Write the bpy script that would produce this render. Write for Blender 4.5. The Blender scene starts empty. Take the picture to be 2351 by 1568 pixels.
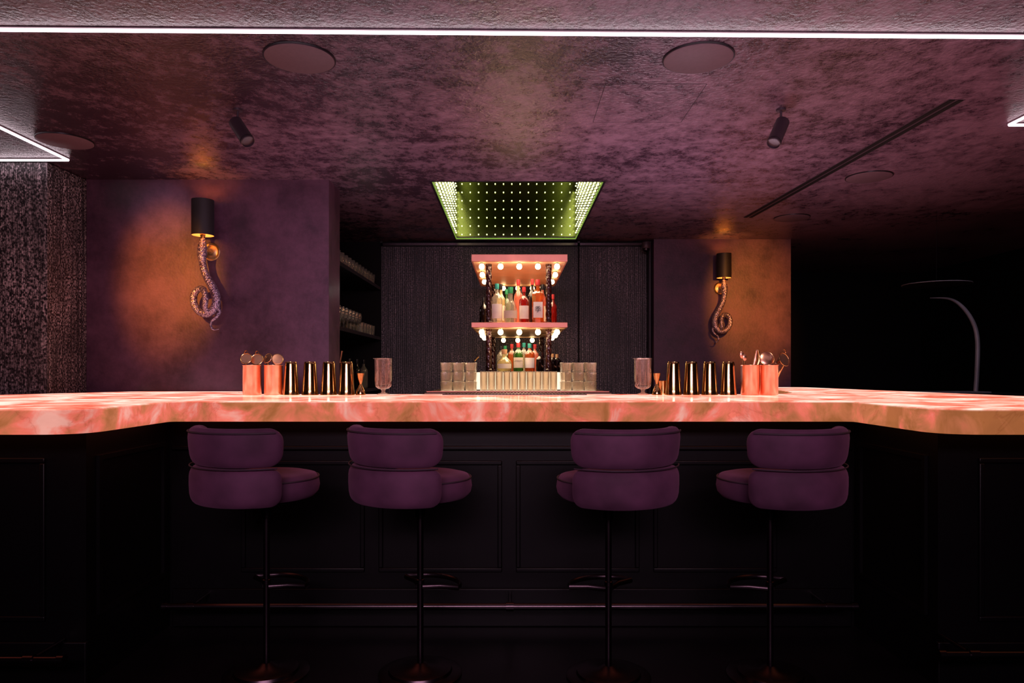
import bpy, bmesh, math, random
from mathutils import Vector, Matrix
random.seed(7)
S = bpy.context.scene; C = S.collection
try:
    S.view_settings.view_transform = 'Standard'
except Exception: pass
PI = math.pi; R = math.radians
F = 1620.0; EZ = 1.277; CZ = 2.61; TOP = 1.14
def X(px, d): return (px-1175.5)/F*d

# ---------------------------------------------------------------- materials
def newmat(name):
    m = bpy.data.materials.new(name); m.use_nodes = True
    nt = m.node_tree; nt.nodes.clear()
    return m, nt, nt.nodes, nt.links
def pmat(name, col, rough=.5, metal=0, var=.15, scale=8, bump=0, emit=None, es=0, coat=0, sheen=0, spec=.5):
    m, nt, N, L = newmat(name)
    o = N.new('ShaderNodeOutputMaterial'); b = N.new('ShaderNodeBsdfPrincipled'); L.new(b.outputs[0], o.inputs[0])
    tc = N.new('ShaderNodeTexCoord'); n = N.new('ShaderNodeTexNoise'); n.inputs['Scale'].default_value = scale; n.inputs['Detail'].default_value = 5
    L.new(tc.outputs['Object'], n.inputs['Vector'])
    r = N.new('ShaderNodeValToRGB'); r.color_ramp.elements[0].position = .3; r.color_ramp.elements[1].position = .7
    r.color_ramp.elements[0].color = tuple(c*(1-var) for c in col)+(1,)
    r.color_ramp.elements[1].color = tuple(min(1, c*(1+var)) for c in col)+(1,)
    L.new(n.outputs['Fac'], r.inputs[0]); L.new(r.outputs[0], b.inputs['Base Color'])
    b.inputs['Roughness'].default_value = rough; b.inputs['Metallic'].default_value = metal; b.inputs['Specular IOR Level'].default_value = spec
    if coat: b.inputs['Coat Weight'].default_value = coat
    if sheen:
        b.inputs['Sheen Weight'].default_value = sheen; b.inputs['Sheen Tint'].default_value = (.7, .3, .55, 1)
    if emit:
        b.inputs['Emission Color'].default_value = tuple(emit)+(1,); b.inputs['Emission Strength'].default_value = es
    if bump:
        bp = N.new('ShaderNodeBump'); bp.inputs['Strength'].default_value = bump; bp.inputs['Distance'].default_value = .01
        L.new(n.outputs['Fac'], bp.inputs['Height']); L.new(bp.outputs[0], b.inputs['Normal'])
    return m
def glassmat(name, tint, body=.12, bodycol=(1,.9,.75), blend=.35):
    m, nt, N, L = newmat(name)
    o = N.new('ShaderNodeOutputMaterial'); t = N.new('ShaderNodeBsdfTransparent'); t.inputs[0].default_value = tuple(tint)+(1,)
    g = N.new('ShaderNodeBsdfGlossy'); g.inputs['Roughness'].default_value = .06
    tl = N.new('ShaderNodeBsdfTranslucent'); tl.inputs[0].default_value = tuple(bodycol)+(1,)
    df = N.new('ShaderNodeBsdfDiffuse'); df.inputs[0].default_value = tuple(bodycol)+(1,)
    mx1 = N.new('ShaderNodeMixShader'); mx1.inputs[0].default_value = .5
    L.new(tl.outputs[0], mx1.inputs[1]); L.new(df.outputs[0], mx1.inputs[2])
    mx2 = N.new('ShaderNodeMixShader'); mx2.inputs[0].default_value = body
    L.new(t.outputs[0], mx2.inputs[1]); L.new(mx1.outputs[0], mx2.inputs[2])
    lw = N.new('ShaderNodeLayerWeight'); lw.inputs['Blend'].default_value = blend
    mx3 = N.new('ShaderNodeMixShader'); L.new(lw.outputs['Facing'], mx3.inputs[0])
    L.new(mx2.outputs[0], mx3.inputs[1]); L.new(g.outputs[0], mx3.inputs[2]); L.new(mx3.outputs[0], o.inputs[0])
    return m
def emat(name, col, st):
    m, nt, N, L = newmat(name)
    o = N.new('ShaderNodeOutputMaterial'); e = N.new('ShaderNodeEmission'); e.inputs[0].default_value = tuple(col)+(1,); e.inputs[1].default_value = st
    L.new(e.outputs[0], o.inputs[0]); return m
def mathn(N, L):
    def M(op, a, b_=None, c=None):
        k = N.new('ShaderNodeMath'); k.operation = op
        for i, v in enumerate((a, b_, c)):
            if v is None: continue
            if isinstance(v, (int, float)): k.inputs[i].default_value = v
            else: L.new(v, k.inputs[i])
        return k.outputs[0]
    return M
def plaster(name, dark, light, stretch, scale, lo, hi, rlo, rhi, bump=.25, mask=0, mscale=.55, gx=0, nr=.78):
    m, nt, N, L = newmat(name); M = mathn(N, L)
    o = N.new('ShaderNodeOutputMaterial'); b = N.new('ShaderNodeBsdfPrincipled'); L.new(b.outputs[0], o.inputs[0])
    g = N.new('ShaderNodeNewGeometry'); P_ = g.outputs['Position']
    mp = N.new('ShaderNodeMapping'); mp.inputs['Scale'].default_value = stretch
    L.new(P_, mp.inputs[0])
    n = N.new('ShaderNodeTexNoise'); n.inputs['Scale'].default_value = scale; n.inputs['Detail'].default_value = 15; n.inputs['Roughness'].default_value = nr
    L.new(mp.outputs[0], n.inputs['Vector'])
    n2 = N.new('ShaderNodeTexNoise'); n2.inputs['Scale'].default_value = mscale; n2.inputs['Detail'].default_value = 4; L.new(P_, n2.inputs['Vector'])
    sp = N.new('ShaderNodeSeparateXYZ'); L.new(P_, sp.inputs[0])
    fac = M('ADD', n.outputs['Fac'], M('MULTIPLY_ADD', n2.outputs['Fac'], mask, -mask*.5))
    fac = M('MULTIPLY_ADD', sp.outputs['X'], gx, fac)
    r = N.new('ShaderNodeValToRGB'); r.color_ramp.elements[0].position = lo; r.color_ramp.elements[1].position = hi
    r.color_ramp.elements[0].color = tuple(dark)+(1,); r.color_ramp.elements[1].color = tuple(light)+(1,)
    L.new(fac, r.inputs[0]); L.new(r.outputs[0], b.inputs['Base Color'])
    mr = N.new('ShaderNodeMapRange'); L.new(fac, mr.inputs[0]); mr.inputs[1].default_value = lo; mr.inputs[2].default_value = hi
    mr.inputs[3].default_value = rlo; mr.inputs[4].default_value = rhi; L.new(mr.outputs[0], b.inputs['Roughness'])
    bp = N.new('ShaderNodeBump'); bp.inputs['Strength'].default_value = bump; bp.inputs['Distance'].default_value = .008
    n3 = N.new('ShaderNodeTexNoise'); n3.inputs['Scale'].default_value = 60; n3.inputs['Detail'].default_value = 6; L.new(P_, n3.inputs['Vector'])
    L.new(n3.outputs['Fac'], bp.inputs['Height']); L.new(bp.outputs[0], b.inputs['Normal'])
    return m
def beadmat(name, base, bright, pitch, amount=1.0):
    m, nt, N, L = newmat(name); M = mathn(N, L)
    o = N.new('ShaderNodeOutputMaterial'); b = N.new('ShaderNodeBsdfPrincipled'); L.new(b.outputs[0], o.inputs[0])
    g = N.new('ShaderNodeNewGeometry'); sp = N.new('ShaderNodeSeparateXYZ'); L.new(g.outputs['Position'], sp.inputs[0])
    def nz(scale, det, mapscale):
        n = N.new('ShaderNodeTexNoise'); n.inputs['Scale'].default_value = scale; n.inputs['Detail'].default_value = det; n.inputs['Roughness'].default_value = .6
        mp = N.new('ShaderNodeMapping'); mp.inputs['Scale'].default_value = mapscale; L.new(g.outputs['Position'], mp.inputs[0]); L.new(mp.outputs[0], n.inputs['Vector']); return n.outputs['Fac']
    big = nz(1.3, 5, (1,1,1)); fine = nz(90, 3, (1,1,.8)); vert = nz(50, 4, (1,1,.03))
    h = M('ADD', sp.outputs['X'], sp.outputs['Y']); k = 2*PI/pitch
    sx = M('MULTIPLY_ADD', M('SINE', M('MULTIPLY', h, k)), .5, .5)
    f = M('MULTIPLY', M('MULTIPLY_ADD', sx, .7, .3), M('MULTIPLY', M('MAXIMUM', M('MULTIPLY_ADD', fine, 7.0, -3.1), 0.0), M('MAXIMUM', M('MULTIPLY_ADD', vert, 3.6, -1.0), .1)))
    f = M('MULTIPLY', f, M('MAXIMUM', M('MULTIPLY_ADD', big, 2.4*amount, -.55*amount), .05))
    k2 = N.new('ShaderNodeClamp'); L.new(f, k2.inputs[0])
    mx = N.new('ShaderNodeMix'); mx.data_type = 'RGBA'; L.new(k2.outputs[0], mx.inputs[0]); mx.inputs[6].default_value = tuple(base)+(1,); mx.inputs[7].default_value = tuple(bright)+(1,)
    L.new(mx.outputs[2], b.inputs['Base Color']); b.inputs['Metallic'].default_value = .2; b.inputs['Roughness'].default_value = .5
    return m
def onyx(name):
    m, nt, N, L = newmat(name); M = mathn(N, L)
    o = N.new('ShaderNodeOutputMaterial'); b = N.new('ShaderNodeBsdfPrincipled'); L.new(b.outputs[0], o.inputs[0])
    g = N.new('ShaderNodeNewGeometry'); tc = N.new('ShaderNodeTexCoord'); spo = N.new('ShaderNodeSeparateXYZ'); L.new(tc.outputs['Object'], spo.inputs[0])
    def noise(sc, det, rg, dist, loc):
        n = N.new('ShaderNodeTexNoise'); n.inputs['Scale'].default_value = sc; n.inputs['Detail'].default_value = det; n.inputs['Roughness'].default_value = rg; n.inputs['Distortion'].default_value = dist
        mp = N.new('ShaderNodeMapping'); mp.inputs['Location'].default_value = loc; L.new(tc.outputs['Object'], mp.inputs[0]); L.new(mp.outputs[0], n.inputs['Vector']); return n
    n = noise(3.5, 9, .62, 1.0, (0,0,0)); n2 = noise(6.0, 5, .55, .8, (7,3,1)); n4 = noise(.9, 2, .5, 0, (2,9,1))
    v = N.new('ShaderNodeTexVoronoi'); v.feature = 'DISTANCE_TO_EDGE'; v.inputs['Scale'].default_value = 2.2
    mxv = N.new('ShaderNodeMix'); mxv.data_type = 'VECTOR'; mxv.inputs[0].default_value = .3; L.new(tc.outputs['Object'], mxv.inputs[4]); L.new(n.outputs['Color'], mxv.inputs[5]); L.new(mxv.outputs[1], v.inputs['Vector'])
    fac = M('ADD', n2.outputs['Fac'], M('MULTIPLY_ADD', n4.outputs['Fac'], .22, -.11))
    fac = M('SUBTRACT', fac, M('MULTIPLY', M('MAXIMUM', M('SUBTRACT', spo.outputs['X'], 1.0), 0.0), .18))
    side = N.new('ShaderNodeValToRGB'); e = side.color_ramp.elements
    e[0].position = .34; e[0].color = (.42, .135, .045, 1); e[1].position = .68; e[1].color = (1.0, .44, .36, 1)
    for p_, c_ in ((.43,(.58,.175,.075,1)),(.495,(.78,.185,.10,1)),(.56,(1.0,.20,.14,1))):
        k = side.color_ramp.elements.new(p_); k.color = c_
    L.new(fac, side.inputs[0])
    vr = N.new('ShaderNodeValToRGB'); vr.color_ramp.elements[0].color = (.55, .42, .35, 1); vr.color_ramp.elements[1].color = (1, 1, 1, 1); vr.color_ramp.elements[1].position = .015
    L.new(v.outputs['Distance'], vr.inputs[0])
    nm = N.new('ShaderNodeMapRange'); L.new(n.outputs['Fac'], nm.inputs[0]); nm.inputs[1].default_value = .3; nm.inputs[2].default_value = .7; nm.inputs[3].default_value = .80; nm.inputs[4].default_value = 1.10
    ml = N.new('ShaderNodeMix'); ml.data_type = 'RGBA'; ml.blend_type = 'MULTIPLY'; ml.inputs[0].default_value = .35; L.new(side.outputs[0], ml.inputs[6]); L.new(vr.outputs[0], ml.inputs[7])
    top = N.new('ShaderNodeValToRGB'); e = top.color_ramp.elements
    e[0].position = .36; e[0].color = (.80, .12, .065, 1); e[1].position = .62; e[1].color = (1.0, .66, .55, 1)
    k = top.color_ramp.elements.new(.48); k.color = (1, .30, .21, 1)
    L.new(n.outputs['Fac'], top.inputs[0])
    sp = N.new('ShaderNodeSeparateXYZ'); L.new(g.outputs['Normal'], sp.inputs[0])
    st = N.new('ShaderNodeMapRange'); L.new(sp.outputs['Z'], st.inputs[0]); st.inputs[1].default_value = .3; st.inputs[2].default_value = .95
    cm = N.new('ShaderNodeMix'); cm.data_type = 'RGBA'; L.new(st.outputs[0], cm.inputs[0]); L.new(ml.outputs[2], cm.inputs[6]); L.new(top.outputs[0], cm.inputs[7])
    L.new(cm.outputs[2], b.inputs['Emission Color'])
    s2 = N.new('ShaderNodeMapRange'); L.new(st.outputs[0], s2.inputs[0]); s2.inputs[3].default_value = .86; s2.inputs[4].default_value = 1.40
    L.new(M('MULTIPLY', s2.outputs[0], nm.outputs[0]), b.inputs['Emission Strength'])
    b.inputs['Base Color'].default_value = (.03, .008, .006, 1); b.inputs['Roughness'].default_value = .14
    return m
M_ = {}
M_['ceil'] = plaster('ceiling_plaster', (.022,.010,.018), (.165,.090,.130), (.7,.6,1), 13.0, .42, .61, .24, .36, .6, mask=.36, mscale=1.3, gx=.018, nr=.86)
M_['wall'] = plaster('purple_limewash', (.035,.012,.029), (.12,.046,.093), (1,1,1), 2.6, .34, .68, .40, .6, .15, mask=.3, mscale=1.2, nr=.74)
M_['black'] = pmat('black_wall', (.003,.002,.003), .7, spec=.2)
M_['blackpaint'] = pmat('black_lacquer', (.0018,.0012,.0018), .40, bump=.05, spec=.2)
M_['floor'] = pmat('black_floor', (.003,.002,.003), .3, scale=3, var=.5, spec=.3)
M_['bead'] = beadmat('beaded_mesh', (.012,.009,.012), (.80,.68,.74), .012, .95)
M_['beadback'] = beadmat('beaded_mesh_dark', (.004,.003,.004), (.34,.25,.30), .014, .7)
M_['velvet'] = pmat('aubergine_velvet', (.074,.023,.053), .75, scale=6, var=.45, bump=.2, sheen=.15, spec=.25)
M_['piping'] = pmat('velvet_piping', (.03,.010,.022), .7)
M_['chrome'] = pmat('dark_chrome', (.07,.052,.06), .25, 1, .05)
M_['postm'] = pmat('smoked_post', (.06,.042,.05), .3, 1, .05)
M_['dkmetal'] = pmat('black_metal', (.02,.014,.018), .35, .6)
M_['grey'] = pmat('spot_grey_purple', (.045,.026,.038), .45, .2)
M_['speaker'] = pmat('painted_grille', (.085,.045,.062), .6, scale=60, var=.1)
M_['gold'] = pmat('gold_tin', (.62,.37,.16), .15, 1, .08)
M_['copper'] = pmat('brushed_copper', (.93,.48,.33), .28, 1, .1, 30)
M_['copperframe'] = pmat('copper_shelf_edge', (.62,.25,.18), .4, .5, .1)
M_['shelfunder'] = pmat('brass_shelf_underside', (.75,.46,.25), .5, .4, .1)
M_['colwood'] = pmat('oxblood_turned_column', (.035,.007,.006), .2, .2, .3, coat=.6)
M_['brass'] = pmat('polished_brass', (.8,.5,.2), .22, 1, .08)
M_['brassdull'] = pmat('aged_brass', (.42,.27,.13), .36, 1, .08)
M_['shade'] = pmat('black_shade', (.008,.006,.009), .6)
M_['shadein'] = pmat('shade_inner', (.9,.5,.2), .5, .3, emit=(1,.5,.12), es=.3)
M_['bulb'] = emat('warm_bulb', (1,.66,.34), 12)
M_['led'] = emat('led_white_pink', (1,.78,.86), 6)
M_['dot'] = emat('pin_light', (.97,1,.45), 3.6)
M_['greenedge'] = emat('green_edge_light', (.42,.70,.10), .5)
M_['glow'] = emat('added_cream_glow', (1,.76,.54), 1.5)  # emissive cream for the sheets added to brighten the glasses
M_['glass'] = glassmat('clear_glass', (.98,.98,.97), .08, (1,.92,.85), .3)
M_['glasswarm'] = glassmat('ribbed_glass', (.99,.965,.92), .13, (1,.86,.68), .2)
M_['glasscut'] = glassmat('cut_crystal', (1,.93,.90), .055, (1,.75,.65), .3)
M_['mirror'] = pmat('smoked_mirror', (.24,.26,.10), .15, 1, .05)
M_['onyx'] = onyx('backlit_onyx')
M_['mat'] = pmat('rubber_bar_mat', (.12,.07,.05), .4)
M_['steel'] = pmat('brushed_steel', (.16,.11,.08), .4, 1)
m, nt, N, L = newmat('snake_scales')
o = N.new('ShaderNodeOutputMaterial'); b = N.new('ShaderNodeBsdfPrincipled'); L.new(b.outputs[0], o.inputs[0])
tc = N.new('ShaderNodeTexCoord'); v = N.new('ShaderNodeTexVoronoi'); v.inputs['Scale'].default_value = 95; L.new(tc.outputs['Object'], v.inputs['Vector'])
rr = N.new('ShaderNodeValToRGB'); rr.color_ramp.elements[0].color = (.66,.54,.68,1); rr.color_ramp.elements[1].color = (.13,.08,.14,1); rr.color_ramp.elements[1].position = .8
L.new(v.outputs['Distance'], rr.inputs[0]); L.new(rr.outputs[0], b.inputs['Base Color']); b.inputs['Metallic'].default_value = .7; b.inputs['Roughness'].default_value = .28
bp = N.new('ShaderNodeBump'); bp.invert = True; bp.inputs['Strength'].default_value = .8; bp.inputs['Distance'].default_value = .005; L.new(v.outputs['Distance'], bp.inputs['Height']); L.new(bp.outputs[0], b.inputs['Normal'])
M_['snake'] = m

# ---------------------------------------------------------------- geometry helpers
def box(bm, x0, x1, y0, y1, z0, z1):
    vs = [bm.verts.new((x, y, z)) for z in (z0, z1) for x, y in ((x0,y0),(x1,y0),(x1,y1),(x0,y1))]
    for f in ((3,2,1,0),(4,5,6,7),(0,1,5,4),(1,2,6,5),(2,3,7,6),(3,0,4,7)): bm.faces.new([vs[i] for i in f])
    return bm
def lathe(bm, prof, seg=28, mat=None, flute=0, nfl=16, fl0=0, fl1=1e9, twist=0):
    rings = []
    for r, z in prof:
        ring = []
        for i in range(seg):
            a = 2*PI*i/seg; rr = r
            if flute and fl0 <= z <= fl1: rr = r*(1+flute*math.cos(nfl*a+twist*z))
            v = Vector((rr*math.cos(a), rr*math.sin(a), z))
            if mat: v = mat @ v
            ring.append(bm.verts.new(v))
        rings.append(ring)
    for j in range(len(rings)-1):
        for i in range(seg):
            bm.faces.new((rings[j][i], rings[j][(i+1)%seg], rings[j+1][(i+1)%seg], rings[j+1][i]))
    bm.faces.new(list(reversed(rings[0]))); bm.faces.new(rings[-1])
    return bm
def lathe_open(bm, prof, seg=28, mat=None):
    rings = []
    for r, z in prof:
        rings.append([bm.verts.new((mat @ Vector((r*math.cos(2*PI*i/seg), r*math.sin(2*PI*i/seg), z))) if mat else (r*math.cos(2*PI*i/seg), r*math.sin(2*PI*i/seg), z)) for i in range(seg)])
    n = len(rings)
    for j in range(n):
        for i in range(seg): bm.faces.new((rings[j][i], rings[j][(i+1)%seg], rings[(j+1)%n][(i+1)%seg], rings[(j+1)%n][i]))
    return bm
def smooth_path(pts, n=6):
    pts = [Vector(p) for p in pts]; out = []
    for i in range(len(pts)-1):
        p0 = pts[max(i-1,0)]; p1 = pts[i]; p2 = pts[i+1]; p3 = pts[min(i+2,len(pts)-1)]
        for k in range(n):
            t = k/n
            out.append(.5*((2*p1)+(p2-p0)*t+(2*p0-5*p1+4*p2-p3)*t*t+(3*p1-p0-3*p2+p3)*t**3))
    out.append(pts[-1]); return out
def tube(bm, pts, rad, seg=10, closed=False, flat=1):
    pts = [Vector(p) for p in pts]; n = len(pts)
    if not hasattr(rad, '__len__'): rad = [rad]*n
    m_ = len(rad)-1; rr = []
    for i in range(n):
        f = i*m_/(n-1); k = min(m_, int(f)); rr.append(rad[k]*(1-(f-k))+rad[min(m_, k+1)]*(f-k))
    prev = None; rings = []
    for i in range(n):
        if closed: t = (pts[(i+1)%n]-pts[i-1]).normalized()
        else: t = (pts[min(i+1,n-1)]-pts[max(i-1,0)]).normalized()
        if prev is None:
            up = Vector((0,0,1)) if abs(t.z) < .9 else Vector((0,1,0))
            u = t.cross(up).normalized()
        else: u = (prev-t*prev.dot(t)).normalized()
        w = t.cross(u); prev = u
        rings.append([bm.verts.new(pts[i]+rr[i]*(u*math.cos(2*PI*k/seg)+w*math.sin(2*PI*k/seg)*flat)) for k in range(seg)])
    m = n if closed else n-1
    for j in range(m):
        a = rings[j]; b_ = rings[(j+1)%n]
        for i in range(seg): bm.faces.new((a[i], a[(i+1)%seg], b_[(i+1)%seg], b_[i]))
    if not closed:
        bm.faces.new(list(reversed(rings[0]))); bm.faces.new(rings[-1])
    return bm
def circ(r, z, n, ax=None):
    out = []
    for i in range(n):
        v = Vector((r*math.cos(2*PI*i/n), r*math.sin(2*PI*i/n), z)); out.append(ax @ v if ax else v)
    return out
def prism(bm, poly, z0, z1):
    a = [bm.verts.new((x,y,z0)) for x,y in poly]; b_ = [bm.verts.new((x,y,z1)) for x,y in poly]
    n = len(poly)
    bm.faces.new(list(reversed(a))); bm.faces.new(b_)
    for i in range(n): bm.faces.new((a[i], a[(i+1)%n], b_[(i+1)%n], b_[i]))
    return bm
def rounded(poly):
    out = []; n = len(poly)
    for i, (x, y, r) in enumerate(poly):
        p = Vector((x,y)); a = Vector(poly[i-1][:2]); c = Vector(poly[(i+1)%n][:2])
        d1 = (a-p).normalized(); d2 = (c-p).normalized()
        s = p+d1*r; e = p+d2*r
        for k in range(11):
            t = k/10; q = s*(1-t)**2+p*2*t*(1-t)+e*t*t; out.append((q.x,q.y))
    return out
def obj(name, bm, mat, parent=None, loc=None, bevel=0, smooth=True, label=None, ang=38):
    me = bpy.data.meshes.new(name)
    bmesh.ops.recalc_face_normals(bm, faces=bm.faces)
    bm.to_mesh(me); bm.free()
    if smooth:
        for p in me.polygons: p.use_smooth = True
        try: me.set_sharp_from_angle(angle=R(ang))
        except Exception: pass
    o = bpy.data.objects.new(name, me); C.objects.link(o); me.materials.append(mat)
    if loc: o.location = loc
    if parent: o.parent = parent
    if bevel:
        b = o.modifiers.new('bevel', 'BEVEL'); b.width = bevel; b.segments = 3; b.limit_method = 'ANGLE'
    if label: o['label'] = label
    return o
def B(): return bmesh.new()
def thing(name, label, cat, loc=(0,0,0), rotz=0, group=None):
    o = bpy.data.objects.new(name, None); o.empty_display_size = .1; C.objects.link(o)
    o.location = loc; o.rotation_euler = (0,0,rotz); o['label'] = label; o['category'] = cat
    if group: o['group'] = group
    return o
def tag(o, label, cat, group=None):
    o['label'] = label; o['category'] = cat
    if group: o['group'] = group
    return o
def struct(name, bm, mat, **k):
    o = obj(name, bm, mat, **k); o['kind'] = 'structure'; return o
def dup(root, loc, rotz=None, label=None, group=None):
    r = root.copy(); C.objects.link(r); r.location = loc
    if rotz is not None: r.rotation_euler = (0,0,rotz)
    if label: r['label'] = label
    if group: r['group'] = group
    for ch in list(root.children):
        c = ch.copy(); C.objects.link(c); c.parent = r
        for g in ch.children:
            d = g.copy(); C.objects.link(d); d.parent = c
    return r

# ---------------------------------------------------------------- setting
struct('floor', box(B(), -4.5, 5.6, -2.5, 9.6, -.05, 0), M_['floor'])
RX0, RX1, RY0, RY1 = -.565, .645, 4.95, 7.13
bm = B()
xs = [-4.5, RX0, RX1, 5.6]; ys = [-2.5, RY0, RY1, 9.6]
for i in range(3):
    for j in range(3):
        if i == 1 and j == 1: continue
        box(bm, xs[i], xs[i+1], ys[j], ys[j+1], CZ, CZ+.03)
bmesh.ops.remove_doubles(bm, verts=bm.verts, dist=1e-5)
struct('ceiling', bm, M_['ceil'], smooth=False)
struct('wall_left', box(B(), -4.5, -4.4, -2.5, 5.2, 0, CZ), M_['black'])
struct('wall_left_pillar', box(B(), -4.4, -2.96, 4.49, 4.9, 0, CZ), M_['black'])
struct('wall_left_rear', box(B(), -4.4, -1.272, 4.9, 5.21, 0, CZ), M_['wall'])
struct('wall_alcove', box(B(), -2.0, -1.9, 5.21, 7.25, 0, CZ), M_['black'])
struct('wall_back', box(B(), -2.0, 1.43, 7.25, 7.4, 0, CZ), M_['black'])
struct('wall_right_rear', box(B(), 1.43, 2.81, 7.11, 7.4, 0, CZ), M_['wall'])
struct('wall_far', box(B(), 1.43, 5.6, 9.5, 9.6, 0, CZ), M_['black'])
struct('wall_right', box(B(), 5.5, 5.6, -2.5, 9.5, 0, CZ), M_['black'])
struct('wall_front', box(B(), -4.4, 5.5, -2.5, -2.4, 0, CZ), M_['black'])
def corrug(pts, z0, z1, pitch=.014, amp=.002):
    bm = B(); prev = None
    for (a, b_) in zip(pts[:-1], pts[1:]):
        a = Vector(a); b_ = Vector(b_); L_ = (b_-a).length; n = int(L_/pitch*4); d = (b_-a).normalized(); nn = Vector((d.y, -d.x))
        for i in range(n+1):
            q = a+d*(L_*i/n)+nn*(amp*math.cos(i*PI/2)+amp)
            v = (bm.verts.new((q.x,q.y,z0)), bm.verts.new((q.x,q.y,z1)))
            if prev: bm.faces.new((prev[0], v[0], v[1], prev[1]))
            prev = v
    return bm
o = tag(obj('bead_curtain', corrug([(-4.3,4.485),(-2.955,4.485),(-2.955,4.898)], .02, 2.605, .012, .001), M_['bead']), 'glittering metal bead hanging wrapped around the pillar on the left', 'bead curtain'); o['kind'] = 'stuff'
o = tag(obj('bead_curtain', corrug([(-1.34,7.245),(.675,7.245)], .02, 2.56, .02, .001), M_['beadback']), 'dark bead hanging on the back wall behind the bottle tower', 'bead curtain'); o['kind'] = 'stuff'
o = tag(obj('bead_curtain', corrug([(.69,7.245),(1.385,7.245)], .02, 2.56, .02, .001), M_['beadback']), 'narrow dark bead hanging between the tower and the right sconce wall', 'bead curtain'); o['kind'] = 'stuff'
t = thing('curtain_track', 'thin dark metal track along the top of the back wall beads', 'curtain track', (0,7.2,2.575))
obj('rail', box(B(), -1.34, 1.39, -.015, .015, -.012, .012), M_['chrome'], t)
for x in (-1.33, .68, 1.38): obj('bracket', box(B(), x-.012, x+.012, -.015, .03, -.012, .03), M_['dkmetal'], t)
struct('trim_1', box(B(), 1.392, 1.412, 7.17, 7.24, .02, 2.60), M_['dkmetal'])

# recessed light well
t = thing('mirrored_light_well', 'mirrored recess in the ceiling lined with rows of yellow-green pin lights', 'ceiling light', ((RX0+RX1)/2, (RY0+RY1)/2, CZ))
hx = (RX1-RX0)/2; hy = (RY1-RY0)/2; WH = .68
obj('mirror_panel', box(B(), -hx-.02, -hx, -hy, hy, .031, WH), M_['mirror'], t)
obj('mirror_panel', box(B(), hx, hx+.02, -hy, hy, .031, WH), M_['mirror'], t)
obj('mirror_panel', box(B(), -hx-.02, hx+.02, hy, hy+.02, .031, WH), M_['mirror'], t)
obj('mirror_panel', box(B(), -hx-.02, hx+.02, -hy-.02, -hy, .031, WH), M_['mirror'], t)
obj('top_panel', box(B(), -hx-.02, hx+.02, -hy-.02, hy+.02, WH, WH+.02), M_['mirror'], t)
bm = B(); q = .012
box(bm, -hx-q,-hx+.002,-hy-q,hy+q,-.003,.002); box(bm, hx-.002,hx+q,-hy-q,hy+q,-.003,.002); box(bm,-hx,hx,-hy-q,-hy+.002,-.003,.002); box(bm,-hx,hx,hy-.002,hy+q,-.003,.002)
obj('frame', bm, M_['dkmetal'], t)
bm = B(); box(bm,-hx+.002,hx-.002,hy-.010,hy-.002,.004,.016); box(bm,-hx+.002,-hx+.008,-hy+.01,hy-.01,.004,.014); box(bm,hx-.008,hx-.002,-hy+.01,hy-.01,.004,.014)
obj('edge_light', bm, M_['greenedge'], t)
def dot(bm, c, r=.007):
    bmesh.ops.create_icosphere(bm, subdivisions=1, radius=r, matrix=Matrix.Translation(c))
db = B(); dot(db, (0,0,0), .0068)
dm = None; extra = B()
backpts = [(-hx+.06+i*(2*hx-.12)/13, hy-.012, .05+k*.085) for k in range(7) for i in range(14)]
sidepts = [(s*(hx-.012), -hy+.05+i*.095, .045+k*.066) for s in (-1,1) for i in range(22) for k in range(8)]
for p in backpts:
    if dm is None: dm = obj('pin_light', db, M_['dot'], t, loc=p)
    else:
        q = dm.copy(); C.objects.link(q); q.parent = t; q.location = p
for p in sidepts: dot(extra, p, .0085)
o = obj('side_pin_lights', extra, M_['dot'], t); o['kind'] = 'stuff'

def speaker(px, py, label, r=.15):
    d = F*(CZ-EZ)/(853-py); t = thing('ceiling_speaker', label, 'ceiling speaker', (X(px,d), d, CZ), group='round ceiling speakers')
    obj('grille', lathe(B(), [(r-.006,0),(r-.006,-.008),(r-.012,-.011),(.0001,-.0115)], 56), M_['speaker'], t)
    obj('rim', lathe_open(B(), [(r-.007,-.0005),(r-.007,-.006),(r-.001,-.007),(r,-.0005)], 56), M_['dkmetal'], t)  # dark ring drawn for the shadow gap around the grille
speaker(688, 132, 'round purple ceiling speaker above the left spotlight, near the light strip')
speaker(1603, 132, 'round purple ceiling speaker just beside the square access panel')
speaker(1995, 405, 'round ceiling speaker just right of the long slot vent')
speaker(1818, 499, 'farthest small round ceiling speaker near the end of the slot vent')
speaker(150, 322, 'dark round ceiling speaker beside the corner of the left light strip')
t = thing('access_panel', 'square flush access panel in the ceiling right of centre', 'access panel', (.668, 3.52, CZ))
obj('panel', box(B(), -.2335, .2335, -.2485, .2485, -.0008, 0), M_['ceil'], t, loc=(0,0,0))
bm = B()
for a in ((-.236,.236,-.2515,-.2490),(-.236,.236,.249,.2515),(-.236,-.234,-.2515,.2515),(.234,.236,-.2515,.2515)): box(bm, a[0],a[1],a[2],a[3],-.0010,0)
obj('seam', bm, M_['black'], t)
t = thing('slot_vent', 'long black twin slot air vent running back along the ceiling', 'air vent', (2.18, 3.46, CZ))
dv = Vector((2.04-2.18, 6.1-3.46)); t.rotation_euler = (0,0,math.atan2(dv.y,dv.x)-PI/2); Lv = dv.length
for x in (-.022, .022): obj('slot', box(B(), x-.013, x+.013, 0, Lv, -.004, 0), M_['black'], t)
obj('flange', box(B(), -.042, .042, -.004, Lv+.004, -.0015, 0), M_['grey'], t)
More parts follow.
